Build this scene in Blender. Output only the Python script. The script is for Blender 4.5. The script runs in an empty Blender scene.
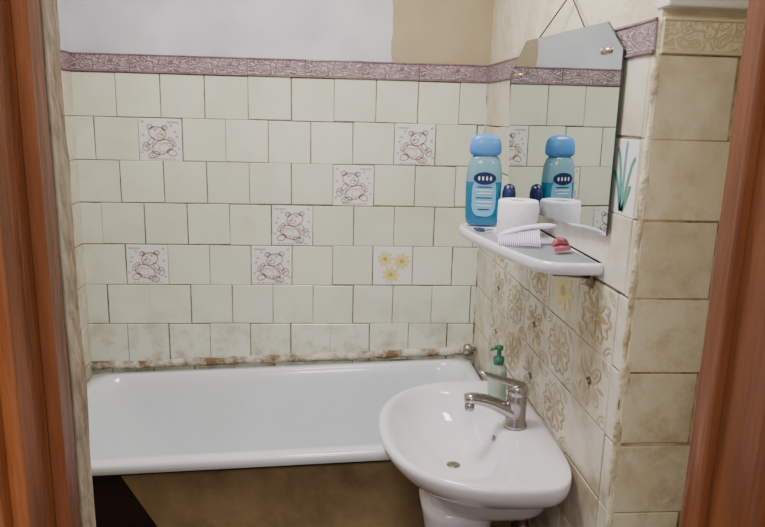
import bpy, bmesh, random
from math import *
from mathutils import Vector, Matrix, noise
random.seed(7)
H=1.70      # height of the border's lower edge above the floor
W=1.455     # room width at the bath
L=1.28      # length of the sink wall
T=.15
COL=bpy.context.collection

# ------------------------------------------------------------ materials
def srgb(r,g,b):
    f=lambda c:(c/255/12.92) if c/255<=.04045 else ((c/255+.055)/1.055)**2.4
    return (f(r),f(g),f(b),1)
def newmat(name):
    m=bpy.data.materials.new(name); m.use_nodes=True
    nt=m.node_tree; b=nt.nodes['Principled BSDF']; return m,nt,b
def N(nt,t,**k):
    n=nt.nodes.new(t)
    for a,v in k.items(): setattr(n,a,v)
    return n
def mat(name,c,rough=.5,metal=0,c2=None,scale=8,detail=4,bump=0,bscale=40,trans=0,lo=.4,hi=.65,coat=0,attr=False,stretch=None,grime=None):
    m,nt,b=newmat(name)
    b.inputs['Roughness'].default_value=rough; b.inputs['Metallic'].default_value=metal
    if trans: b.inputs['Transmission Weight'].default_value=trans
    if coat: b.inputs['Coat Weight'].default_value=coat
    tc=N(nt,'ShaderNodeTexCoord'); src=tc.outputs['Object']; osrc=src
    if stretch:
        mp=N(nt,'ShaderNodeMapping'); mp.inputs['Scale'].default_value=stretch
        nt.links.new(src,mp.inputs[0]); src=mp.outputs[0]
    col=None
    if c2:
        no=N(nt,'ShaderNodeTexNoise'); no.inputs['Scale'].default_value=scale; no.inputs['Detail'].default_value=detail
        no.inputs['Roughness'].default_value=.65
        nt.links.new(src,no.inputs['Vector'])
        cr=N(nt,'ShaderNodeValToRGB'); cr.color_ramp.elements[0].position=lo; cr.color_ramp.elements[1].position=hi
        cr.color_ramp.elements[0].color=c; cr.color_ramp.elements[1].color=c2
        nt.links.new(no.outputs['Fac'],cr.inputs[0]); col=cr.outputs[0]
    else:
        rg=N(nt,'ShaderNodeRGB'); rg.outputs[0].default_value=c; col=rg.outputs[0]
    if attr:
        at=N(nt,'ShaderNodeAttribute',attribute_name='tint')
        mx=N(nt,'ShaderNodeMix',data_type='RGBA',blend_type='MULTIPLY'); mx.inputs[0].default_value=1
        nt.links.new(col,mx.inputs[6]); nt.links.new(at.outputs['Color'],mx.inputs[7]); col=mx.outputs[2]
    if grime:   # dirt stains that get denser below a height: (z_top, z_bottom, strength, colour, base)
        sz_=N(nt,'ShaderNodeSeparateXYZ'); nt.links.new(osrc,sz_.inputs[0])
        mr=N(nt,'ShaderNodeMapRange'); mr.inputs[1].default_value=grime[0]; mr.inputs[2].default_value=grime[1]; mr.inputs[3].default_value=grime[4]; mr.inputs[4].default_value=grime[2]
        nt.links.new(sz_.outputs[2],mr.inputs[0])
        gn=N(nt,'ShaderNodeTexNoise'); gn.inputs['Scale'].default_value=11; gn.inputs['Detail'].default_value=7; gn.inputs['Roughness'].default_value=.7; nt.links.new(osrc,gn.inputs['Vector'])
        g2=N(nt,'ShaderNodeMapRange'); g2.inputs[1].default_value=.46; g2.inputs[2].default_value=.68; nt.links.new(gn.outputs['Fac'],g2.inputs[0])
        mu=N(nt,'ShaderNodeMath',operation='MULTIPLY'); nt.links.new(mr.outputs[0],mu.inputs[0]); nt.links.new(g2.outputs[0],mu.inputs[1])
        gx=N(nt,'ShaderNodeMix',data_type='RGBA'); nt.links.new(mu.outputs[0],gx.inputs[0]); nt.links.new(col,gx.inputs[6]); gx.inputs[7].default_value=grime[3]; col=gx.outputs[2]
    nt.links.new(col,b.inputs['Base Color'])
    if bump:
        nb=N(nt,'ShaderNodeTexNoise'); nb.inputs['Scale'].default_value=bscale; nb.inputs['Detail'].default_value=4
        nt.links.new(src,nb.inputs['Vector'])
        bp=N(nt,'ShaderNodeBump'); bp.inputs['Strength'].default_value=bump; bp.inputs['Distance'].default_value=.01
        nt.links.new(nb.outputs['Fac'],bp.inputs['Height']); nt.links.new(bp.outputs[0],b.inputs['Normal'])
    return m
BR=srgb(140,112,78)
M_tile=mat('ceramic_tile_cream',srgb(226,230,214),.22,c2=srgb(212,217,196),scale=2.2,lo=.45,hi=.7,bump=.06,bscale=9,attr=True,grime=(H-.80,H-1.07,.75,BR,.07))
M_tiledeco=mat('ceramic_tile_white',srgb(228,228,230),.22,attr=True)
M_tileside=mat('ceramic_tile_aged',srgb(220,216,202),.3,c2=srgb(190,176,146),scale=5,lo=.44,hi=.72,bump=.15,bscale=14,attr=True,grime=(H-.3,H-1.3,.95,BR,.15))
M_tilecol=mat('ceramic_tile_yellowed',srgb(236,228,202),.33,c2=srgb(216,202,162),scale=6,lo=.45,hi=.75,bump=.25,bscale=16,attr=True,grime=(H-.1,H-1.3,.85,srgb(164,140,100),.35))
M_grout=mat('grout_dirty',srgb(148,138,118),.9,c2=srgb(84,72,54),scale=14,bump=.5,bscale=60)
M_groutc=mat('grout_column',srgb(200,186,152),.9,c2=srgb(128,104,72),scale=14,bump=.5,bscale=60)
M_mortar=mat('mortar_rough',srgb(212,205,190),.9,c2=srgb(122,98,72),scale=13,lo=.43,hi=.62,bump=1,bscale=45)
M_cornerm=mat('corner_plaster_stained',srgb(224,213,186),.9,c2=srgb(150,126,90),scale=9,lo=.45,hi=.68,bump=.8,bscale=45)
M_sketch=mat('tile_print_mauve',srgb(166,130,118),.35)
M_sketch2=mat('tile_print_blush',srgb(212,176,152),.35)
M_yel=mat('tile_print_yellow',srgb(224,208,136),.35)
M_yel2=mat('tile_print_ochre',srgb(190,164,96),.35)
M_tan=mat('tile_print_tan',srgb(168,144,102),.4,c2=srgb(206,194,166),scale=7,detail=6,lo=.44,hi=.66)
M_green=mat('tile_print_green',srgb(80,150,130),.35)
M_blue=mat('tile_print_blue',srgb(110,145,180),.35)
M_enamel=mat('bath_enamel',srgb(226,230,238),.16,c2=srgb(218,221,226),scale=2,coat=.3)
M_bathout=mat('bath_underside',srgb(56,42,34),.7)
M_grime=mat('grime_dark',srgb(52,38,28),.8)
M_apron=mat('bath_apron_board',srgb(160,136,98),.6,c2=srgb(106,86,60),scale=4,detail=8,lo=.35,hi=.7,bump=.25,bscale=20)
M_porc=mat('porcelain_white',srgb(232,227,236),.1,coat=.5)
M_chrome=mat('chrome',srgb(172,168,166),.22,metal=1)
M_steel=mat('steel_dull',srgb(150,140,125),.35,metal=1)
M_mirror=mat('mirror_silver',(.60,.65,.64,1),.01,metal=1)
M_glassedge=mat('mirror_edge',srgb(50,66,62),.2)
M_shelf=mat('shelf_white_glass',srgb(220,222,232),.12,coat=.4)
M_floor=mat('floor_brown',srgb(84,56,40),.6,c2=srgb(60,40,28),scale=6)
M_ceil=mat('ceiling_paint',srgb(225,222,212),.9)
M_cream=mat('plaster_cream',srgb(220,211,186),.85,c2=srgb(198,184,152),scale=7,lo=.45,hi=.75,bump=.6,bscale=30)
M_hall=mat('hall_plaster',srgb(190,180,160),.9)
M_wood=mat('door_frame_varnish_orange',srgb(168,98,54),.42,c2=srgb(104,58,32),scale=5,detail=8,lo=.35,hi=.72,bump=.5,bscale=9,stretch=(6,6,.7))
M_wood2=mat('door_frame_varnish_brown',srgb(136,80,48),.4,c2=srgb(98,54,32),scale=5,detail=8,lo=.35,hi=.75,bump=.25,bscale=9,stretch=(6,6,.7))
M_gap=mat('frame_gap_dark',srgb(56,32,20),.8,c2=srgb(96,58,36),scale=12,stretch=(4,4,1))
M_reveal=mat('reveal_paint',srgb(190,174,150),.8,c2=srgb(126,92,64),scale=6,lo=.42,hi=.7,bump=.8,bscale=30,stretch=(2,2,.8))

def paintwall():
    m,nt,b=newmat('wall_paint_white_and_beige'); b.inputs['Roughness'].default_value=.85
    tc=N(nt,'ShaderNodeTexCoord'); sx=N(nt,'ShaderNodeSeparateXYZ'); nt.links.new(tc.outputs['Object'],sx.inputs[0])
    no=N(nt,'ShaderNodeTexNoise'); no.inputs['Scale'].default_value=18; nt.links.new(tc.outputs['Object'],no.inputs['Vector'])
    ma=N(nt,'ShaderNodeMath',operation='MULTIPLY_ADD'); nt.links.new(no.outputs['Fac'],ma.inputs[0]); ma.inputs[1].default_value=.02; nt.links.new(sx.outputs[0],ma.inputs[2])
    gt=N(nt,'ShaderNodeMath',operation='GREATER_THAN'); gt.inputs[1].default_value=1.11; nt.links.new(ma.outputs[0],gt.inputs[0])
    n2=N(nt,'ShaderNodeTexNoise'); n2.inputs['Scale'].default_value=5; n2.inputs['Detail'].default_value=7; nt.links.new(tc.outputs['Object'],n2.inputs['Vector'])
    c1=N(nt,'ShaderNodeValToRGB'); c1.color_ramp.elements[0].position=.3; c1.color_ramp.elements[1].position=.75; c1.color_ramp.elements[0].color=srgb(222,221,230); c1.color_ramp.elements[1].color=srgb(190,189,198)
    c2=N(nt,'ShaderNodeValToRGB'); c2.color_ramp.elements[0].color=srgb(192,176,146); c2.color_ramp.elements[1].color=srgb(160,144,112)
    nt.links.new(n2.outputs['Fac'],c1.inputs[0]); nt.links.new(n2.outputs['Fac'],c2.inputs[0])
    mx=N(nt,'ShaderNodeMix',data_type='RGBA'); nt.links.new(gt.outputs[0],mx.inputs[0]); nt.links.new(c1.outputs[0],mx.inputs[6]); nt.links.new(c2.outputs[0],mx.inputs[7])
    nt.links.new(mx.outputs[2],b.inputs['Base Color'])
    bp=N(nt,'ShaderNodeBump'); bp.inputs['Strength'].default_value=.5; bp.inputs['Distance'].default_value=.01; nt.links.new(n2.outputs['Fac'],bp.inputs['Height']); nt.links.new(bp.outputs[0],b.inputs['Normal'])
    return m
M_paint=paintwall()
def bordermat(name,dark,mid,light):
    m,nt,b=newmat(name); b.inputs['Roughness'].default_value=.35
    uv=N(nt,'ShaderNodeUVMap'); mp=N(nt,'ShaderNodeMapping'); mp.inputs['Scale'].default_value=(3.2,1,1); nt.links.new(uv.outputs[0],mp.inputs[0])
    v=N(nt,'ShaderNodeTexVoronoi'); v.inputs['Scale'].default_value=3.4; v.feature='SMOOTH_F1'; v.inputs['Randomness'].default_value=.9
    nt.links.new(mp.outputs[0],v.inputs['Vector'])
    w=N(nt,'ShaderNodeMath',operation='SINE'); mu=N(nt,'ShaderNodeMath',operation='MULTIPLY'); mu.inputs[1].default_value=26
    nt.links.new(v.outputs['Distance'],mu.inputs[0]); nt.links.new(mu.outputs[0],w.inputs[0])
    cr=N(nt,'ShaderNodeValToRGB'); e=cr.color_ramp.elements; e[0].position=.1; e[0].color=dark; e[1].position=.95; e[1].color=light
    k=e.new(.5); k.color=mid
    mr=N(nt,'ShaderNodeMapRange'); mr.inputs[1].default_value=-1; mr.inputs[2].default_value=1
    nt.links.new(w.outputs[0],mr.inputs[0]); nt.links.new(mr.outputs[0],cr.inputs[0])
    tc=N(nt,'ShaderNodeTexCoord'); nn=N(nt,'ShaderNodeTexNoise'); nn.inputs['Scale'].default_value=25; nn.inputs['Detail'].default_value=6; nt.links.new(tc.outputs['Object'],nn.inputs['Vector'])
    nr=N(nt,'ShaderNodeMapRange'); nr.inputs[1].default_value=.5; nr.inputs[2].default_value=.75; nr.inputs[4].default_value=.6; nt.links.new(nn.outputs['Fac'],nr.inputs[0])
    mx=N(nt,'ShaderNodeMix',data_type='RGBA'); nt.links.new(nr.outputs[0],mx.inputs[0]); nt.links.new(cr.outputs[0],mx.inputs[6]); mx.inputs[7].default_value=light
    nt.links.new(mx.outputs[2],b.inputs['Base Color'])
    bp=N(nt,'ShaderNodeBump'); bp.inputs['Strength'].default_value=.5; bp.inputs['Distance'].default_value=.003
    nt.links.new(mr.outputs[0],bp.inputs['Height']); nt.links.new(bp.outputs[0],b.inputs['Normal'])
    return m
M_border=bordermat('border_tile_mauve',srgb(122,98,106),srgb(144,120,128),srgb(174,154,160))
M_borderlip=mat('border_tile_lip',srgb(142,116,124),.35,c2=srgb(114,90,96),scale=20)
M_bordercol=bordermat('border_tile_yellowed',srgb(204,188,150),srgb(216,202,166),srgb(226,215,184))
M_bordercream=mat('border_tile_lip_cream',srgb(218,206,172),.35)

# ------------------------------------------------------------ mesh helpers
def empty(name,loc=(0,0,0)):
    e=bpy.data.objects.new(name,None); e.location=loc; e.empty_display_size=.05; COL.objects.link(e); return e
def obj(name,verts,faces,mats,parent=None,smooth=False,midx=None,bevel=0):
    me=bpy.data.meshes.new(name); me.from_pydata([tuple(v) for v in verts],[],faces); 
    if not isinstance(mats,(list,tuple)): mats=[mats]
    for m in mats: me.materials.append(m)
    if midx:
        for p,i in zip(me.polygons,midx): p.material_index=i
    bm=bmesh.new(); bm.from_mesh(me); bmesh.ops.recalc_face_normals(bm,faces=bm.faces); bm.to_mesh(me); bm.free()
    for p in me.polygons: p.use_smooth=smooth
    o=bpy.data.objects.new(name,me); COL.objects.link(o)
    if parent: 
        o.parent=parent; o.matrix_parent_inverse=Matrix.Translation(-Vector(parent.location)) if parent.type=='EMPTY' else Matrix()
    if bevel:
        b=o.modifiers.new('bevel','BEVEL'); b.width=bevel; b.segments=3; b.limit_method='ANGLE'
    return o
def box(name,a,b,m,parent=None,bevel=0):
    x0,y0,z0=a; x1,y1,z1=b
    v=[(x,y,z) for z in(z0,z1) for y in(y0,y1) for x in(x0,x1)]
    f=[(0,1,3,2),(4,5,7,6),(0,1,5,4),(2,3,7,6),(0,2,6,4),(1,3,7,5)]
    return obj(name,v,f,m,parent,bevel=bevel)
def loft(name,rings,m,parent=None,caps=(True,True),smooth=True,ringmats=None,subsurf=0):
    n=len(rings[0]); v=[p for r in rings for p in r]; f=[];mi=[]
    for i in range(len(rings)-1):
        for j in range(n):
            k=(j+1)%n; f.append((i*n+j,i*n+k,(i+1)*n+k,(i+1)*n+j)); mi.append(ringmats[i] if ringmats else 0)
    if caps[0]: f.append(tuple(range(n))); mi.append(ringmats[0] if ringmats else 0)
    if caps[1]: f.append(tuple(range((len(rings)-1)*n,len(rings)*n))); mi.append(ringmats[-1] if ringmats else 0)
    o=obj(name,v,f,m,parent,smooth,mi)
    if subsurf:
        s=o.modifiers.new('sub','SUBSURF'); s.levels=subsurf; s.render_levels=subsurf
    return o
def lathe(name,prof,c,m,parent=None,n=32,sx=1,sy=1,rot=0,**k):
    rings=[]
    for r,z in prof:
        ring=[]
        for i in range(n):
            t=2*pi*i/n; x=r*cos(t)*sx; y=r*sin(t)*sy
            ring.append((c[0]+x*cos(rot)-y*sin(rot),c[1]+x*sin(rot)+y*cos(rot),c[2]+z))
        rings.append(ring)
    return loft(name,rings,m,parent,**k)
def tube(name,pts,rad,m,parent=None,n=12,sq=1):
    pts=[Vector(p) for p in pts]
    rads=rad if isinstance(rad,(list,tuple)) else [rad]*len(pts)
    rings=[]; up=None
    for i,p in enumerate(pts):
        d=(pts[min(i+1,len(pts)-1)]-pts[max(i-1,0)]).normalized()
        if up is None:
            up=Vector((0,0,1)) if abs(d.z)<.9 else Vector((1,0,0))
        a=d.cross(up).normalized(); u=a.cross(d).normalized(); up=u
        rings.append([p+a*cos(2*pi*j/n)*rads[i]+u*sin(2*pi*j/n)*rads[i]*sq for j in range(n)])
    return loft(name,rings,m,parent)
def bez(p0,p1,p2,p3,n=10):
    P=[Vector(p) for p in(p0,p1,p2,p3)]
    return [P[0]*(1-t)**3+P[1]*3*t*(1-t)**2+P[2]*3*t*t*(1-t)+P[3]*t**3 for t in[i/n for i in range(n+1)]]

class Wall:
    def __init__(s,O,U,V,Nn): s.O,s.U,s.V,s.N=Vector(O),Vector(U),Vector(V),Vector(Nn)
    def P(s,u,v,d=0): return s.O+s.U*u+s.V*v+s.N*d
def tiles(name,wall,rects,m,parent,thick=.006,gap=.0016,jit=.0015,edge=.0018,tint=.07):
    me=bpy.data.meshes.new(name); bm=bmesh.new(); uvl=bm.loops.layers.uv.new('UVMap'); cl=bm.loops.layers.float_color.new('tint')
    for (u0,u1,v0,v1) in rects:
        j=lambda: random.uniform(-jit,jit)
        du,dv,a=j(),j(),j()*.7; dt=[thick+random.uniform(-.0006,.0006) for _ in range(4)]
        cs=[(u0+gap,v0+gap),(u1-gap,v0+gap),(u1-gap,v1-gap),(u0+gap,v1-gap)]
        mu,mv=(u0+u1)/2,(v0+v1)/2
        def q(c,ins):
            x=c[0]+(ins if c[0]<mu else -ins); y=c[1]+(ins if c[1]<mv else -ins)
            return x+du-a*(y-mv)*8, y+dv+a*(x-mu)*8
        base=[bm.verts.new(wall.P(*q(c,0),0)) for c in cs]
        mid=[bm.verts.new(wall.P(*q(c,0),dt[i]-.0015)) for i,c in enumerate(cs)]
        top=[bm.verts.new(wall.P(*q(c,edge),dt[i])) for i,c in enumerate(cs)]
        tv=1-random.uniform(0,tint); tw=1-random.uniform(0,tint)*.7
        fs=[bm.faces.new(top)]
        for k in range(4):
            l=(k+1)%4
            fs.append(bm.faces.new((mid[k],mid[l],top[l],top[k]))); fs.append(bm.faces.new((base[k],base[l],mid[l],mid[k])))
        uvs=[(0,0),(1,0),(1,1),(0,1)]
        for fi,f in enumerate(fs):
            for li,lp in enumerate(f.loops):
                if fi==0: lp[uvl].uv=uvs[li]
                lp[cl]=(tv,tv*(.5+.5*tw),tv*tw,1)
    bmesh.ops.recalc_face_normals(bm,faces=bm.faces)
    bm.to_mesh(me); bm.free(); me.materials.append(m)
    o=bpy.data.objects.new(name,me); COL.objects.link(o); o.parent=parent
    return o
class Art:
    """flat printed ornaments lying on tile faces"""
    def __init__(s,wall,d=.0068): s.w=wall; s.v=[]; s.f=[]; s.mi=[]; s.d=d
    def tf(s,r,x,y): return s.w.P(r[0]+(r[1]-r[0])*x, r[2]+(r[3]-r[2])*y, s.d)
    def line(s,r,pts,w,mi=0,closed=False):
        n=len(pts); L_=[]
        for i in range(n):
            a=pts[(i-1)%n] if closed or i>0 else pts[i]; b=pts[(i+1)%n] if closed or i<n-1 else pts[i]
            dx,dy=b[0]-a[0],b[1]-a[1]; l=hypot(dx,dy) or 1; nx,ny=-dy/l*w/2,dx/l*w/2
            k=len(s.v); s.v+= [s.tf(r,pts[i][0]+nx,pts[i][1]+ny),s.tf(r,pts[i][0]-nx,pts[i][1]-ny)]; L_.append(k)
        for i in range(n if closed else n-1):
            a,b=L_[i],L_[(i+1)%n]; s.f.append((a,b,b+1,a+1)); s.mi.append(mi)
    def fill(s,r,pts,mi=0):
        k=len(s.v); s.v+=[s.tf(r,*p) for p in pts]; s.f.append(tuple(range(k,k+len(pts)))); s.mi.append(mi)
    def ell(s,r,cx,cy,a,b,w=.014,mi=0,fill=False,n=20,rot=0,t0=0,t1=2*pi):
        full=abs(t1-t0-2*pi)<1e-3
        pts=[]
        for i in range(n if full else n+1):
            t=t0+(t1-t0)*i/n; x,y=a*cos(t),b*sin(t); pts.append((cx+x*cos(rot)-y*sin(rot),cy+x*sin(rot)+y*cos(rot)))
        (s.fill(r,pts,mi) if fill else s.line(r,pts,w,mi,full))
    def build(s,name,mats,parent):
        if s.v: 
            o=obj(name,s.v,s.f,mats,None,midx=s.mi); o.parent=parent; return o
def bear(A,r,fl=1):
    X=lambda x: x if fl>0 else 1-x
    e=lambda cx,cy,a,b,**k: A.ell(r,X(cx),cy,a,b,**k)
    e(.57,.64,.2,.15,w=.022,rot=.35*fl); e(.40,.77,.06,.055,w=.02); e(.74,.79,.06,.055,w=.02); e(.40,.77,.03,.025,w=.014,mi=1)
    e(.50,.59,.085,.05,w=.016,rot=.2*fl); e(.47,.61,.028,.018,fill=True); e(.50,.69,.018,.02,fill=True); e(.62,.71,.018,.02,fill=True)
    e(.46,.33,.26,.16,w=.022,rot=-.35*fl); e(.40,.33,.15,.09,w=.014,mi=1,rot=-.35*fl); e(.24,.45,.13,.05,w=.018,rot=.9*fl); e(.72,.46,.1,.05,w=.018,rot=-.9*fl)
    e(.25,.2,.11,.07,w=.02,rot=.4*fl); e(.66,.15,.13,.065,w=.02,rot=-.2*fl); e(.66,.15,.06,.03,w=.014); e(.83,.33,.08,.1,w=.018)
    for k in range(14):
        t=k*.45; x,y=.46+.19*cos(t),.33+.11*sin(t); A.line(r,[(X(x),y),(X(x+.045),y-.045)],.011)
    for k in range(9): A.line(r,[(X(.42+.04*k),.74+.03*sin(k)),(X(.44+.04*k),.79+.03*cos(k))],.013)
    for k in range(6): A.line(r,[(X(.78+.02*k),.26+.02*k),(X(.80+.02*k),.4-.01*k)],.011)
    for i in range(8):
        A.line(r,[(X(.08+.035*i),.92),(X(.10+.035*i),.87+.02*(i%2))],.018)
    for i in range(7):
        x=X(.14+.11*i) if fl>0 else X(.24+.09*i); A.line(r,[(x,.04),(x+.04,.07),(x+.08,.03)],.014)
    for (x,y) in[(.16,.68),(.9,.6),(.12,.57),(.9,.9),(.08,.3),(.93,.2),(.25,.82)]:
        for k in range(3):
            t=k*pi/3; A.line(r,[(X(x)-.035*cos(t),y-.035*sin(t)),(X(x)+.035*cos(t),y+.035*sin(t))],.012,1)
def flower(A,r,cx,cy,R,mi=0,mc=1,n=9):
    for k in range(n):
        t=2*pi*k/n; A.ell(r,cx+cos(t)*R*.62,cy+sin(t)*R*.62,R*.4,R*.19,fill=True,mi=mi,rot=t,n=10)
    A.ell(r,cx,cy,R*.26,R*.26,fill=True,mi=mc,n=12)
def medallion(A,r,mi=0,kind=0):
    if kind==0:
        pts=[(.5+(.36+.035*cos(12*t))*cos(t),.5+(.36+.035*cos(12*t))*sin(t)) for t in[2*pi*i/72 for i in range(72)]]
        A.line(r,pts,.035,mi,True)
        for k in range(8):
            t=2*pi*k/8; A.ell(r,.5+cos(t)*.18,.5+sin(t)*.18,.11,.045,fill=True,mi=mi,rot=t,n=10)
        A.ell(r,.5,.5,.055,.055,fill=True,mi=mi,n=12)
        for k in range(16):
            t=2*pi*k/16; A.ell(r,.5+cos(t)*.3,.5+sin(t)*.3,.02,.02,fill=True,mi=mi,n=8)
    else:
        for k in range(4):
            t=pi/2*k+pi/4; A.ell(r,.5+cos(t)*.2,.5+sin(t)*.2,.17,.085,w=.028,mi=mi,rot=t,n=16)
            A.ell(r,.5+cos(t)*.2,.5+sin(t)*.2,.09,.04,fill=True,mi=mi,rot=t,n=10)
            t=pi/2*k; A.ell(r,.5+cos(t)*.3,.5+sin(t)*.3,.1,.03,fill=True,mi=mi,rot=t,n=10)
        A.ell(r,.5,.5,.06,.06,fill=True,mi=mi,n=12)
    for cx,cy,a in((.04,.04,0),(.96,.04,pi/2),(.96,.96,pi),(.04,.96,1.5*pi)):
        for R in(.1,.16): A.ell(r,cx,cy,R,R,w=.025,mi=mi,n=8,t0=a,t1=a+pi/2-1e-2)

# ------------------------------------------------------------ room shell
floor=box('floor',(-.3,-3.3,-.06),(2.1,.12,0),M_floor)
ceiling=box('ceiling',(-.3,-3.3,2.5),(2.1,.12,2.56),M_ceil)
wb=box('wall_back',(-.12,0,0),(1.95,.12,2.5),M_paint)
Wb=Wall((0,0,H),(1,0,0),(0,0,1),(0,-1,0))
box('grout_bed',(0,-.003,0),(W,0,H),M_grout,None).parent=wb
offs=[.149,.0686,.148,.075,.1503,.078,.1436]
deco={(1,.2186):'b',(1,1.1186):'b',(2,.898):'b',(3,.675):'b',(4,.1503):'b',(4,.60):'b',(4,1.05):'y'}
plain=[];dec=[];A=Art(Wb)
for k in range(8):
    o=offs[k%7] if k<7 else .08
    xs=[0]+[o+i*T for i in range(-1,11) if .012<o+i*T<W-.012]+[W]
    for a,b in zip(xs[:-1],xs[1:]):
        r=(a,b,-(k+1)*T,-k*T); kind=None
        for (kk,x0),t in deco.items():
            if kk==k and abs(a-x0)<.03: kind=t
        if kind:
            dec.append(r)
            if kind=='b': bear(A,r,random.choice((1,-1)))
            else:
                flower(A,r,.3,.68,.2,2,3); flower(A,r,.72,.62,.22,2,3); flower(A,r,.45,.28,.22,2,3)
        else: plain.append(r)
tiles('wall_tiles',Wb,plain,M_tile,wb); tiles('decor_tiles',Wb,dec,M_tiledeco,wb,tint=.02)
A.build('tile_prints',[M_sketch,M_sketch2,M_yel,M_yel2],wb)
def border(wall,u0,u1,parent,mb=M_border,ml=M_borderlip,seg=.2):
    rs=[];u=u0
    while u<u1-1e-4: rs.append((u,min(u+seg,u1),.004,.056)); u+=seg
    tiles('border_tiles',wall,rs,mb,parent,thick=.010,jit=.0006,gap=.0006)
    tiles('border_lip_low',wall,[(a,b,-.001,.006) for a,b,_,_ in rs],ml,parent,thick=.012,jit=.0003,gap=.0004)
    tiles('border_lip_high',wall,[(a,b,.054,.061) for a,b,_,_ in rs],ml,parent,thick=.012,jit=.0003,gap=.0004)
border(Wb,0,W,wb)
def mortar(name,p0,p1,r,parent,n=90,m=M_mortar):
    p0,p1=Vector(p0),Vector(p1); pts=[];rr=[]
    for i in range(n+1):
        t=i/n; q=Vector((t*14,0,0)); pts.append(p0.lerp(p1,t)+Vector((0,0,.005*noise.noise(q)))); rr.append(r*(1+.3*noise.noise(q*2.3)))
    return tube(name,pts,rr,m,parent,n=10)
o=mortar('mortar_fillet',(.01,-.004,H-1.066),(W,-.004,H-1.010),.016,None); o.parent=wb
wl=box('wall_left',(-.12,-1.87,0),(0,0,2.5),M_paint)
Wl=Wall((0,-1.75,H),(0,1,0),(0,0,1),(1,0,0))
box('grout_bed_left',(0,-1.75,0),(.003,0,H),M_grout).parent=wl
rs=[]
for k in range(8):
    o=(.02,.095)[k%2]; xs=[0]+[o+i*T for i in range(0,12) if .012<o+i*T<1.738]+[1.75]
    rs+=[(a,b,-(k+1)*T,-k*T) for a,b in zip(xs[:-1],xs[1:])]
tiles('wall_tiles_left',Wl,rs,M_tileside,wl); border(Wl,0,1.75,wl)
wr=box('wall_right',(W,-L,0),(1.95,0,2.5),M_cream)
Wr=Wall((W,0,H),(0,-1,0),(0,0,1),(-1,0,0))
box('grout_bed_right',(W-.003,-L,0),(W,0,H),M_grout).parent=wr
us=[0,.23,.43,.63,.83,1.03,1.235,L]; us_up=[0,.06,.21,.36,.51,.66,.81,.96,1.11,1.262,L]
rs=[];rs2=[];A=Art(Wr);dr=[]
for k in range(11):
    uu=us if k>=3 else us_up
    for c,(a,b) in enumerate(zip(uu[:-1],uu[1:])):
        r=(a,b,-(k+1)*T,-k*T)
        if k in(3,4) and c in(1,2,3,4,5):
            rs2.append(r)
            if (k,c) in((3,4),(3,2)): flower(A,r,.5,.5,.33,1,2)
            else: medallion(A,r,0,(k+c)%2)
        elif k==5 and c in(1,2,3,4): rs2.append(r); medallion(A,r,0,c%2)
        elif k==1 and c==8:
            dr.append(r)
            for x0,x1,x2,y2 in((.6,.5,.38,.85),(.62,.62,.66,.95),(.65,.8,.92,.75),(.58,.45,.3,.55),(.65,.85,.82,.4)):
                n=12; pts=[((1-t)**2*x0+2*t*(1-t)*x1+t*t*x2,.06+(y2-.06)*(2*t-t*t)) for t in [i/n for i in range(n+1)]]
                A.line(r,pts,.06,3 if x2!=.66 else 4)
        else: rs.append(r)
tiles('wall_tiles_right',Wr,rs,M_tileside,wr,jit=.002,tint=.09); tiles('floral_tiles',Wr,rs2,M_tileside,wr,jit=.002,tint=.08); tiles('leaf_tile',Wr,dr,M_tiledeco,wr)
A.build('tile_prints_right',[M_tan,M_yel,M_yel2,M_green,M_blue],wr)
border(Wr,0,L,wr)
We=Wall((W,-L,H),(1,0,0),(0,0,1),(0,-1,0))
box('grout_bed_end',(W,-L-.003,0),(1.95,-L,H),M_groutc).parent=wr
rs=[]
for k in range(11):
    xs=[0,.15+.01*(k%2),.30+.01*(k%2),.45,.495]
    rs+=[(a,b,-(k+1)*T,-k*T) for a,b in zip(xs[:-1],xs[1:])]
tiles('end_tiles',We,rs,M_tilecol,wr,jit=.0026,tint=.07,gap=.0020); border(We,0,.495,wr,M_bordercol,M_bordercream)
box('plaster_ledge',(W-.004,-L-.03,H+.075),(1.95,-L+.02,H+.16),M_ceil,None,bevel=.004).parent=wr
pts=[];rr=[]
for i in range(160):
    z=i*(H+.06)/159; q=Vector((0,0,z*16)); pts.append((W+.003+.002*noise.noise(q),-L+.003+.002*noise.noise(q+Vector((5,0,0))),z)); rr.append(.0088+.005*noise.noise(q+Vector((0,9,0))))
tube('corner_mortar',pts,rr,M_cornerm,None,n=10).parent=wr
pts=[(W-.003,-.004,.72+i*(H-.72)/60) for i in range(61)]
tube('inner_corner_mortar',pts,[.008+.004*noise.noise(Vector((0,3,i*.8))) for i in range(61)],M_mortar,None,n=8).parent=wr
box('wall_right_recess',(1.95,-1.87,0),(2.07,.0,2.5),M_hall)
x0,x1=.585,1.335
wf=box('wall_front',(-.12,-1.87,0),(x0-.05,-1.75,2.5),M_hall)
box('wall_front_right',(x1+.05,-1.87,0),(2.07,-1.75,2.5),M_hall).parent=wf
box('wall_front_head',(x0-.05,-1.87,2.12),(x1+.05,-1.75,2.5),M_hall).parent=wf
fr=empty('door_frame',(.95,-1.8,0))
def rough_strip(name,xa,xb,ya,yb,m,par,amp=.002,n=150,z1=2.08,fq=9):
    rings=[]
    for i in range(n+1):
        z=z1*i/n; j=[amp*(noise.noise(Vector((k*7.3,xa*50,z*fq)))+.4*noise.noise(Vector((k*7.3,xa*50,z*fq*3.1)))) for k in range(4)]
        rings.append([(xa,ya+j[1],z),(xb+j[2],ya+j[1],z),(xb+j[2],yb+j[3],z),(xa,yb+j[3],z)])
    return loft(name,rings,m,par,smooth=False)
rough_strip('reveal_left',x0-.05,.603,-1.778,-1.745,M_reveal,fr,.0022)
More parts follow.
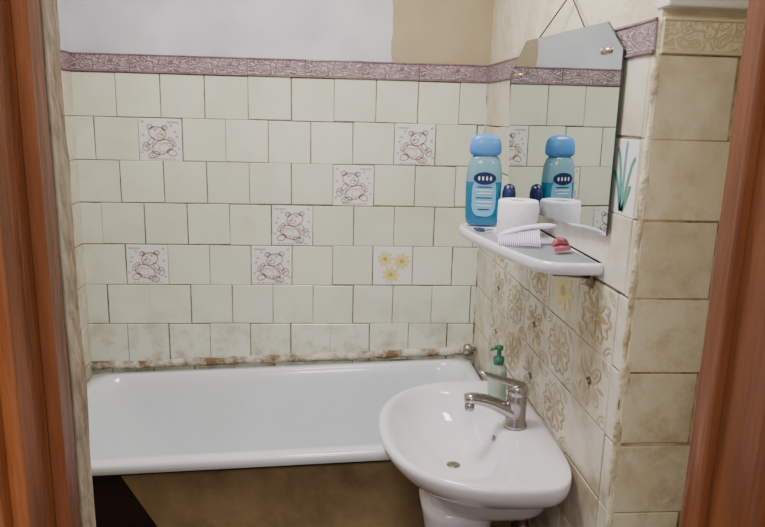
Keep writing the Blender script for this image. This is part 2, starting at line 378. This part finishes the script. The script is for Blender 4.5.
rough_strip('gap_left',x0-.05,.594,-1.787,-1.775,M_gap,fr,.002)
rough_strip('jamb_left',x0-.05,.602,-1.815,-1.787,M_wood2,fr,.0008)
box('stop_left',(x0-.05,-1.875,0),(x0+.003,-1.815,2.08),M_wood,fr,bevel=.003)
box('architrave_left',(x0-.09,-1.895,0),(x0-.012,-1.872,2.14),M_wood,fr,bevel=.004)
box('jamb_right',(x1-.01,-1.875,0),(x1+.05,-1.745,2.08),M_wood2,fr,bevel=.004)
box('stop_right',(x1-.022,-1.80,0),(x1+.0,-1.765,2.08),M_wood2,fr,bevel=.003)
box('architrave_right',(x1+.01,-1.895,0),(x1+.09,-1.872,2.14),M_wood2,fr,bevel=.004)
box('head',(x0-.05,-1.875,2.08),(x1+.05,-1.745,2.12),M_wood,fr,bevel=.003)

# ------------------------------------------------------------ bathtub
def rr_ring(xa,xb,ya,yb,r,z,n=8):
    pts=[]
    for cx,cy,a in((xb-r,yb-r,0),(xa+r,yb-r,pi/2),(xa+r,ya+r,pi),(xb-r,ya+r,1.5*pi)):
        for i in range(n+1):
            t=a+pi/2*i/n; pts.append((cx+r*cos(t),cy+r*sin(t),z))
    return pts
bt=empty('bathtub',(.72,-.37,0))
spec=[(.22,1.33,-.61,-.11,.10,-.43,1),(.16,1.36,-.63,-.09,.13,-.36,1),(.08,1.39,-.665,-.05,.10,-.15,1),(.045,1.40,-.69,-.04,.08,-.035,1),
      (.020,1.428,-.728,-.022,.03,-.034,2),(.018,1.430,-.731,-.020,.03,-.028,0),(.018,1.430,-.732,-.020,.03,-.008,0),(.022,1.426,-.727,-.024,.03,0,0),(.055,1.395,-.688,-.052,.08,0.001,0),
      (.062,1.388,-.68,-.06,.09,-.006,0),(.079,1.378,-.668,-.068,.10,-.05,0),(.12,1.366,-.652,-.08,.12,-.16,0),(.19,1.348,-.625,-.10,.14,-.29,0),(.25,1.322,-.595,-.125,.15,-.36,0),(.33,1.275,-.55,-.17,.14,-.395,0),(.5,1.1,-.46,-.26,.09,-.405,0)]
rings=[rr_ring(*s[:6]) for s in spec]
zl,zr=H-1.090,H-1.032
def tilt(p): return (p[0],p[1],p[2]+zl+(zr-zl)*p[0]/1.45)
rings=[[tilt(p) for p in r] for r in rings]
loft('tub_shell',rings,[M_enamel,M_bathout,M_grime],bt,ringmats=[s[6] for s in spec[:-1]])
lathe('drain',[(.0,.0),(.025,0),(.028,.003),(.02,.005)],(1.12,-.35,H-1.032-.405-.012),M_chrome,bt,caps=(False,True))
ov=lathe('overflow_plate',[(.0,-.004),(.03,-.004),(.032,0),(.02,.006)],(0,0,0),M_chrome,bt,caps=(False,True))
ov.rotation_euler=(0,-pi/2+.15,0); ov.location=(1.366,-.35,H-1.15)
for fx in(.42,1.18):
    for fy in(-.5,-.2): lathe('foot',[(.03,0),(.022,.02),(.016,.05),(.02,.20)],(fx,fy,0),M_grime,bt,n=12)
ap=[(.305,H-1.115),(1.43,H-1.07),(1.43,.0),(.64,.0)]
v=[(x,-.712,z) for x,z in ap]+[(x,-.694,z) for x,z in ap]
obj('apron',v,[(0,1,2,3),(4,5,6,7),(0,1,5,4),(1,2,6,5),(2,3,7,6),(3,0,4,7)],M_apron,bt)

# ------------------------------------------------------------ pedestal sink
SZ=H-.9; cy=-.885
sk=empty('pedestal_sink',(1.25,cy,0))
def sring(xf,hy,z,xb=1.447,n=64,p=2.3):
    xc=1.31 if xf<1.2 else (xf+xb)/2
    pts=[]
    for i in range(n):
        t=2*pi*i/n; c,s=cos(t),sin(t)
        if c<0: x=xc-(xc-xf)*abs(c)**(2/p); y=hy*copysign(abs(s)**(2/p),s)
        else:
            q=4.0; x=xc+(xb-xc)*abs(c)**(2/q); y=hy*copysign(abs(s)**(2/q),s)
        pts.append((x,cy+y,z))
    return pts
def ering(cx,a,b,z,n=64,p=2.2):
    pts=[]
    for i in range(n):
        t=2*pi*i/n; c,s=cos(t),sin(t); pts.append((cx+a*copysign(abs(c)**(2/p),c),cy+b*copysign(abs(s)**(2/p),s),z))
    return pts
rings=[sring(1.16,.09,SZ-.225,1.42),sring(1.145,.115,SZ-.20,1.447),sring(1.12,.135,SZ-.15),sring(1.10,.150,SZ-.124),sring(1.085,.20,SZ-.108),sring(1.058,.262,SZ-.080),sring(1.028,.300,SZ-.045),sring(1.012,.311,SZ-.022),sring(1.010,.312,SZ-.008),
       sring(1.016,.307,SZ),sring(1.024,.300,SZ+.002),
       ering(1.185,.148,.255,SZ-.001),ering(1.185,.140,.246,SZ-.008),ering(1.186,.131,.233,SZ-.025),ering(1.19,.118,.207,SZ-.055),ering(1.20,.095,.165,SZ-.082),ering(1.205,.06,.10,SZ-.102),ering(1.21,.022,.022,SZ-.110)]
loft('basin',rings,M_porc,sk,subsurf=1)
lathe('sink_drain',[(.0,0),(.016,0),(.018,.002),(.012,.003),(.0,.001)],(1.21,cy,SZ-.1103),M_steel,sk,caps=(False,False))
oh=lathe('overflow_hole',[(.0,0),(.007,0),(.0085,.002),(.006,.003)],(0,0,0),M_steel,sk,n=16,caps=(False,True))
oh.location=(1.312,cy,SZ-.035); oh.rotation_euler=(0,-pi/2+.3,0)
def prings():
    R=[]
    for z,a,b in((0,.10,.10),(.02,.098,.098),(.06,.085,.082),(.3,.075,.072),(.5,.082,.078),(.57,.094,.09),(.60,.10,.095)):
        pts=[]
        for i in range(40):
            t=2*pi*i/40; c,s=cos(t),sin(t); p=2.6; pts.append((1.225+a*copysign(abs(c)**(2/p),c),cy+b*copysign(abs(s)**(2/p),s),z))
        R.append(pts)
    return R
loft('pedestal',prings(),M_porc,sk)
tp=empty('mixer_tap',(1.375,cy,SZ))
tx=1.366
lathe('tap_base',[(.031,0),(.031,.006),(.027,.012),(.026,.05),(.027,.06),(.027,.085),(.022,.092)],(tx,cy,SZ+.001),M_chrome,tp,n=28)
tube('spout',bez((tx,cy,SZ+.035),(tx-.05,cy,SZ+.058),(tx-.08,cy,SZ+.078),(tx-.135,cy,SZ+.078),10),[.026,.025,.023,.022,.021,.0205,.020,.0195,.019,.018,.015],M_chrome,tp,n=16,sq=.8)
lathe('aerator',[(.012,-.022),(.013,-.018),(.013,0)],(tx-.122,cy,SZ+.068),M_chrome,tp,n=16)
lathe('cartridge_cap',[(.025,0),(.028,.004),(.028,.022),(.020,.032),(.006,.036)],(tx,cy,SZ+.086),M_chrome,tp,n=28)
tube('lever',bez((tx+.012,cy,SZ+.108),(tx-.03,cy,SZ+.126),(tx-.06,cy,SZ+.130),(tx-.10,cy+.005,SZ+.148),8),[.02,.020,.018,.016,.015,.013,.012,.012,.007],M_chrome,tp,n=14,sq=.55)

# ------------------------------------------------------------ soap bottle
M_soap=mat('soap_bottle_clear_green',srgb(180,198,178),.15,trans=.5)
M_soapg=mat('soap_pump_green',srgb(40,120,86),.35)
M_lab=mat('soap_label',srgb(160,184,160),.4)
sb=empty('soap_dispenser_bottle',(1.358,-.735,SZ))
c=(1.355,-.730,SZ+.003); q=1.1
lathe('bottle',[(r_*q,z_*q) for r_,z_ in((.026,0),(.029,.004),(.029,.07),(.026,.085),(.014,.098),(.011,.104))],c,M_soap,sb,sx=.8)
lathe('label',[(.0294*q,.02*q),(.0294*q,.062*q)],c,M_lab,sb,sx=.8,caps=(False,False))
lathe('collar',[(r_*q,z_*q) for r_,z_ in((.014,.100),(.014,.116),(.006,.118),(.005,.135),(.010,.136),(.010,.146),(.004,.148))],c,M_soapg,sb,n=20)
tube('nozzle',[(c[0],c[1],c[2]+.156),(c[0]-.012,c[1]-.004,c[2]+.157),(c[0]-.026,c[1]-.008,c[2]+.151)],[.0065,.0055,.004],M_soapg,sb,n=10)

# ------------------------------------------------------------ shelf
sz=H-.412
sh=empty('bathroom_shelf',(1.4,-.93,sz))
front=[(1.448,-.58),(1.35,-.59),(1.275,-.61),(1.242,-.65),(1.237,-.71),(1.250,-.82),(1.272,-.95),(1.297,-1.06),(1.317,-1.115),(1.345,-1.145),(1.39,-1.155),(1.448,-1.155)]
def smoothpoly(p,n=4):
    out=[]
    for i in range(len(p)-1):
        a=Vector(p[max(i-1,0)]);b=Vector(p[i]);c_=Vector(p[i+1]);d=Vector(p[min(i+2,len(p)-1)])
        for k in range(n):
            t=k/n; out.append(.5*((2*b)+(-a+c_)*t+(2*a-5*b+4*c_-d)*t*t+(-a+3*b-3*c_+d)*t**3))
    out.append(Vector(p[-1])); return out
fp=smoothpoly(front)
cx_,cy_=1.40,-.87
def inset(p,k):
    d=(Vector((cx_,cy_))-p).normalized(); q=p+d*k
    if p.x>1.446: q.x=p.x
    return q
rings=[]
for k,z in((.012,-.024),(.003,-.022),(0,-.014),(0,-.003),(.004,.002),(.010,.003),(.014,-.001)):
    rings.append([(inset(p,k).x,inset(p,k).y,sz+z) for p in fp])
loft('shelf_plate',rings,M_shelf,sh)
M_rust=mat('rusty_bracket',srgb(120,84,60),.6,c2=srgb(160,140,120),scale=40)
for by in(-.70,-1.10):
    tube('bracket_arm',[(1.447,by,sz-.030),(1.36,by,sz-.031)],[.012,.006],M_steel,sh,n=10)
    box('bracket_plate',(1.439,by-.014,sz-.06),(1.447,by+.014,sz-.02),M_rust,sh,bevel=.002)

# ------------------------------------------------------------ mirror
mi=empty('hanging_mirror',(1.435,-.8,H-.15))
mp=[(-.497,-.001),(-.617,.083),(-1.094,.075),(-1.17,.016),(-1.17,-.347),(-.552,-.366)]
def mirx(y,z): return 1.439-(y+1.17)/.673*.040-(z+.37)*.004
v=[];
for th in(0,.004): v+=[(mirx(y,z)+th,y,H+z) for y,z in mp]
f=[tuple(range(6)),tuple(range(6,12))]+[(i,(i+1)%6,6+(i+1)%6,6+i) for i in range(6)]
obj('mirror_glass',v,f,[M_mirror,M_glassedge],mi,midx=[0,1]+[1]*6)
M_clip=mat('mirror_clip_brass',srgb(190,176,140),.3,metal=.8)
for y,z in((-.575,-.004),(-1.10,.018)):
    x=mirx(y,z)-.004
    for s in(-1,1):
        o=lathe('clip_leaf',[(.001,-.003),(.012,-.001),(.012,.001),(.001,.003)],(0,0,0),M_clip,mi,n=16,sx=.55)
        o.location=(x,y+s*.014,H+z); o.rotation_euler=(s*.5,pi/2,0)
    o=lathe('clip_screw',[(.006,-.003),(.006,.003),(.003,.005)],(0,0,0),M_clip,mi,n=12); o.location=(x,y,H+z); o.rotation_euler=(0,-pi/2,0)
M_str=mat('string_dark',srgb(60,48,40),.8)
nail=(1.44,-.84,H+.168)
tube('string_a',[nail,(mirx(-.70,.08)+.004,-.70,H+.080)],.0018,M_str,mi,n=6)
tube('string_b',[nail,(mirx(-.98,.08)+.004,-.98,H+.074)],.0018,M_str,mi,n=6)
tube('nail',[(1.454,-.84,H+.167),(1.432,-.84,H+.171)],.0025,M_steel,mi,n=8)

# ------------------------------------------------------------ shelf items
M_bl=mat('shampoo_liquid_blue',srgb(50,146,190),.12,trans=.4,c2=srgb(36,120,172),scale=6)
M_clear=mat('shampoo_bottle_clear_blue',srgb(150,200,222),.12,trans=.55)
M_cap=mat('bottle_cap_blue',srgb(78,140,206),.3)
M_labw=mat('shampoo_label_pale',srgb(120,178,212),.35)
M_navy=mat('navy_plastic',srgb(26,36,84),.3)
M_white=mat('white_plastic',srgb(228,226,230),.35)
def oval_ring(c,a,b,z,rot,n=36,p=2.4):
    R=[]
    for i in range(n):
        t=2*pi*i/n; x=a*copysign(abs(cos(t))**(2/p),cos(t)); y=b*copysign(abs(sin(t))**(2/p),sin(t))
        R.append((c[0]+x*cos(rot)-y*sin(rot),c[1]+x*sin(rot)+y*cos(rot),c[2]+z))
    return R
c=(1.302,-.655,sz+.004); rot=-.12; S=1.05
sp=empty('shampoo_bottle',c)
prof=[(.037,0),(.041,.004),(.044,.02),(.0455,.06),(.0465,.095),(.0465,.112),(.046,.130),(.043,.155),(.037,.172),(.030,.179)]
loft('bottle_body',[oval_ring(c,a*S,a*S*.52,z*S,rot) for a,z in prof],[M_bl,M_clear],sp,ringmats=[0]*5+[1]*4)
cap=[(.031,.179),(.037,.181),(.041,.188),(.0405,.205),(.037,.220),(.030,.228),(.016,.233),(.004,.234)]
loft('bottle_cap',[oval_ring(c,a*S,a*S*.52,z*S,rot,p=2.8) for a,z in cap],M_cap,sp)
def onbottle(u,z,off=.0008):
    a=.0465*S; b=a*.52; p=2.4
    y=-(b+off)*(max(0,1-abs(u*S/a)**p))**(1/p); u=u*S
    return Vector((c[0]+u*cos(rot)-y*sin(rot),c[1]+u*sin(rot)+y*cos(rot),c[2]+z*S))
def patch(name,cu,cz,a,b,m,par,n=28,off=.0008,p=2):
    v=[onbottle(cu,cz,off)];f=[]
    for k in(.5,1):
        for i in range(n):
            t=2*pi*i/n; v.append(onbottle(cu+a*k*copysign(abs(cos(t))**(2/p),cos(t)),cz+b*k*copysign(abs(sin(t))**(2/p),sin(t)),off))
    for i in range(n):
        j=(i+1)%n; f.append((0,1+i,1+j)); f.append((1+i,1+n+i,1+n+j,1+j))
    return obj(name,v,f,m,par,smooth=True)
patch('label',0,.074,.031,.050,M_labw,sp,p=3.4,off=.0008)
patch('label_emblem',0,.122,.029,.016,M_navy,sp,off=.0016)
for i,(w_,z_) in enumerate(((.02,.100),(.024,.092),(.018,.084),(.022,.072),(.022,.062),(.02,.052),(.016,.042))):
    patch('label_text_line',0,z_,w_,.0014,M_white if i%3 else M_navy,sp,off=.0016,p=4)
for dx in(-.015,-.005,.005,.015): patch('emblem_letter',dx,.122,.0022,.005,M_white,sp,off=.0024,p=3)
rc=(1.361,-.800,sz+.004)
cr=empty('toilet_paper_roll',rc)
M_paper=mat('tissue_white',srgb(234,228,236),.9,bump=.2,bscale=80)
lathe('roll',[(.020,.002),(.048,0),(.051,.003),(.051,.082),(.048,.086),(.022,.086),(.020,.084),(.020,.01)],rc,M_paper,cr,n=40,caps=(False,False))
lathe('core',[(.0205,.004),(.0205,.0845),(.0185,.0845),(.0185,.004)],rc,mat('cardboard',srgb(190,175,150),.9),cr,caps=(False,False))
nb=empty('roll_on_deodorant',(1.37,-.67,sz+.004))
lathe('jar_body',[(.015,0),(.018,.003),(.018,.05),(.015,.056)],(1.37,-.67,sz+.004),M_white,nb,n=24)
lathe('jar_cap',[(.018,.056),(.0185,.06),(.0185,.09),(.014,.108),(.004,.114)],(1.37,-.67,sz+.004),M_navy,nb,n=24)
M_comb=mat('comb_lilac',srgb(222,216,236),.3)
cb=empty('hair_comb',(1.35,-.93,sz+.004))
p0=Vector((1.282,-.90,sz+.014)); p1=Vector((1.42,-.93,sz+.046))
d=(p1-p0); t_=Vector((-d.y,d.x,0)).normalized()
pts=[p0+d*(i/12)+Vector((0,0,.008*sin(pi*i/12))) for i in range(13)]
tube('comb_spine',pts,[.006,.011,.014,.014,.013,.012,.012,.012,.012,.013,.013,.010,.005],M_comb,cb,n=12,sq=.5)
for i in range(22):
    q=p0+d*(.04+.66*i/21)+Vector((0,0,.004)); e_=q-t_*.065; e_.z=sz+.006; tube('tooth',[q,(q+e_)/2,e_],[.0024,.0022,.0012],M_comb,cb,n=6)
M_pink=mat('pink_plastic',srgb(170,80,100),.35,c2=srgb(120,46,68),scale=60)
hc=empty('hair_clip',(1.40,-1.03,sz+.004))
tube('clip_jaw_upper',bez((1.380,-1.03,sz+.014),(1.390,-1.025,sz+.03),(1.405,-1.02,sz+.028),(1.420,-1.015,sz+.014)),[.004,.007,.009,.010,.010,.010,.010,.009,.008,.006,.004],M_pink,hc,n=10)
tube('clip_jaw_lower',bez((1.380,-1.038,sz+.010),(1.390,-1.042,sz+.012),(1.405,-1.04,sz+.012),(1.420,-1.02,sz+.011)),.006,M_pink,hc,n=10)
rz=empty('cuticle_scissors',(1.29,-.76,sz+.004))
for s in(-1,1):
    ring=[(1.272+.011*cos(t),-.765+s*.012+.009*sin(t),sz+.007) for t in[2*pi*i/14 for i in range(15)]]
    tube('finger_loop',ring,.0025,M_navy,rz,n=6)
    tube('blade',[(1.283,-.765+s*.010,sz+.007),(1.306,-.77-s*.004,sz+.008)],[.003,.001],M_steel,rz,n=6)
kb=empty('bath_valve',(1.42,-.05,H-1.0))
tube('valve_stem',[(1.446,-.06,H-.985),(1.41,-.06,H-.985)],.008,M_chrome,kb,n=12)
tube('valve_knob',[(1.428,-.06,H-.985),(1.424,-.06,H-.985),(1.404,-.06,H-.985),(1.400,-.06,H-.985)],[.014,.02,.02,.012],M_chrome,kb,n=16)
dp=empty('waste_pipe',(1.40,cy,.3))
tube('trap_pipe',[(1.40,-.95,.0),(1.40,-.95,.40),(1.40,-.94,.50),(1.39,-.92,.56)],.016,M_steel,dp,n=14)

# ------------------------------------------------------------ lights
def area(name,loc,rot,size,e,col,sy=None):
    l=bpy.data.lights.new(name,'AREA'); l.size=size; l.energy=e; l.color=col
    if sy: l.shape='RECTANGLE'; l.size_y=sy
    o=bpy.data.objects.new(name,l); o.location=loc; o.rotation_euler=rot; COL.objects.link(o); return o
area('ceiling_lamp',(.80,-.95,2.46),(0,0,0),.45,26,(1,.97,.93))
area('frame_fill_light',(.7,-2.9,2.4),(.35,0,0),.5,17,(1,.94,.86))  # unseen light on the hall side, added to brighten the door frame
w=bpy.data.worlds.new('world'); bpy.context.scene.world=w; w.use_nodes=True
w.node_tree.nodes['Background'].inputs[0].default_value=(.93,.96,1,1); w.node_tree.nodes['Background'].inputs[1].default_value=.5

# ------------------------------------------------------------ camera
f=681.85; ya,pi_,ro=.0858,.2171,.0254
fw=Vector((sin(ya)*cos(pi_),cos(ya)*cos(pi_),-sin(pi_))); r0=Vector((cos(ya),-sin(ya),0)); u0=r0.cross(fw)
r=r0*cos(ro)+u0*sin(ro); u=-r0*sin(ro)+u0*cos(ro)
cd=bpy.data.cameras.new('camera'); cd.sensor_width=36; cd.lens=36*f/765; cd.clip_start=.02
co=bpy.data.objects.new('camera',cd); COL.objects.link(co)
Mx=Matrix((r,u,-fw)).transposed().to_4x4(); Mx.translation=Vector((.8723,-2.4917,H-.1151)); co.matrix_world=Mx
bpy.context.scene.camera=co
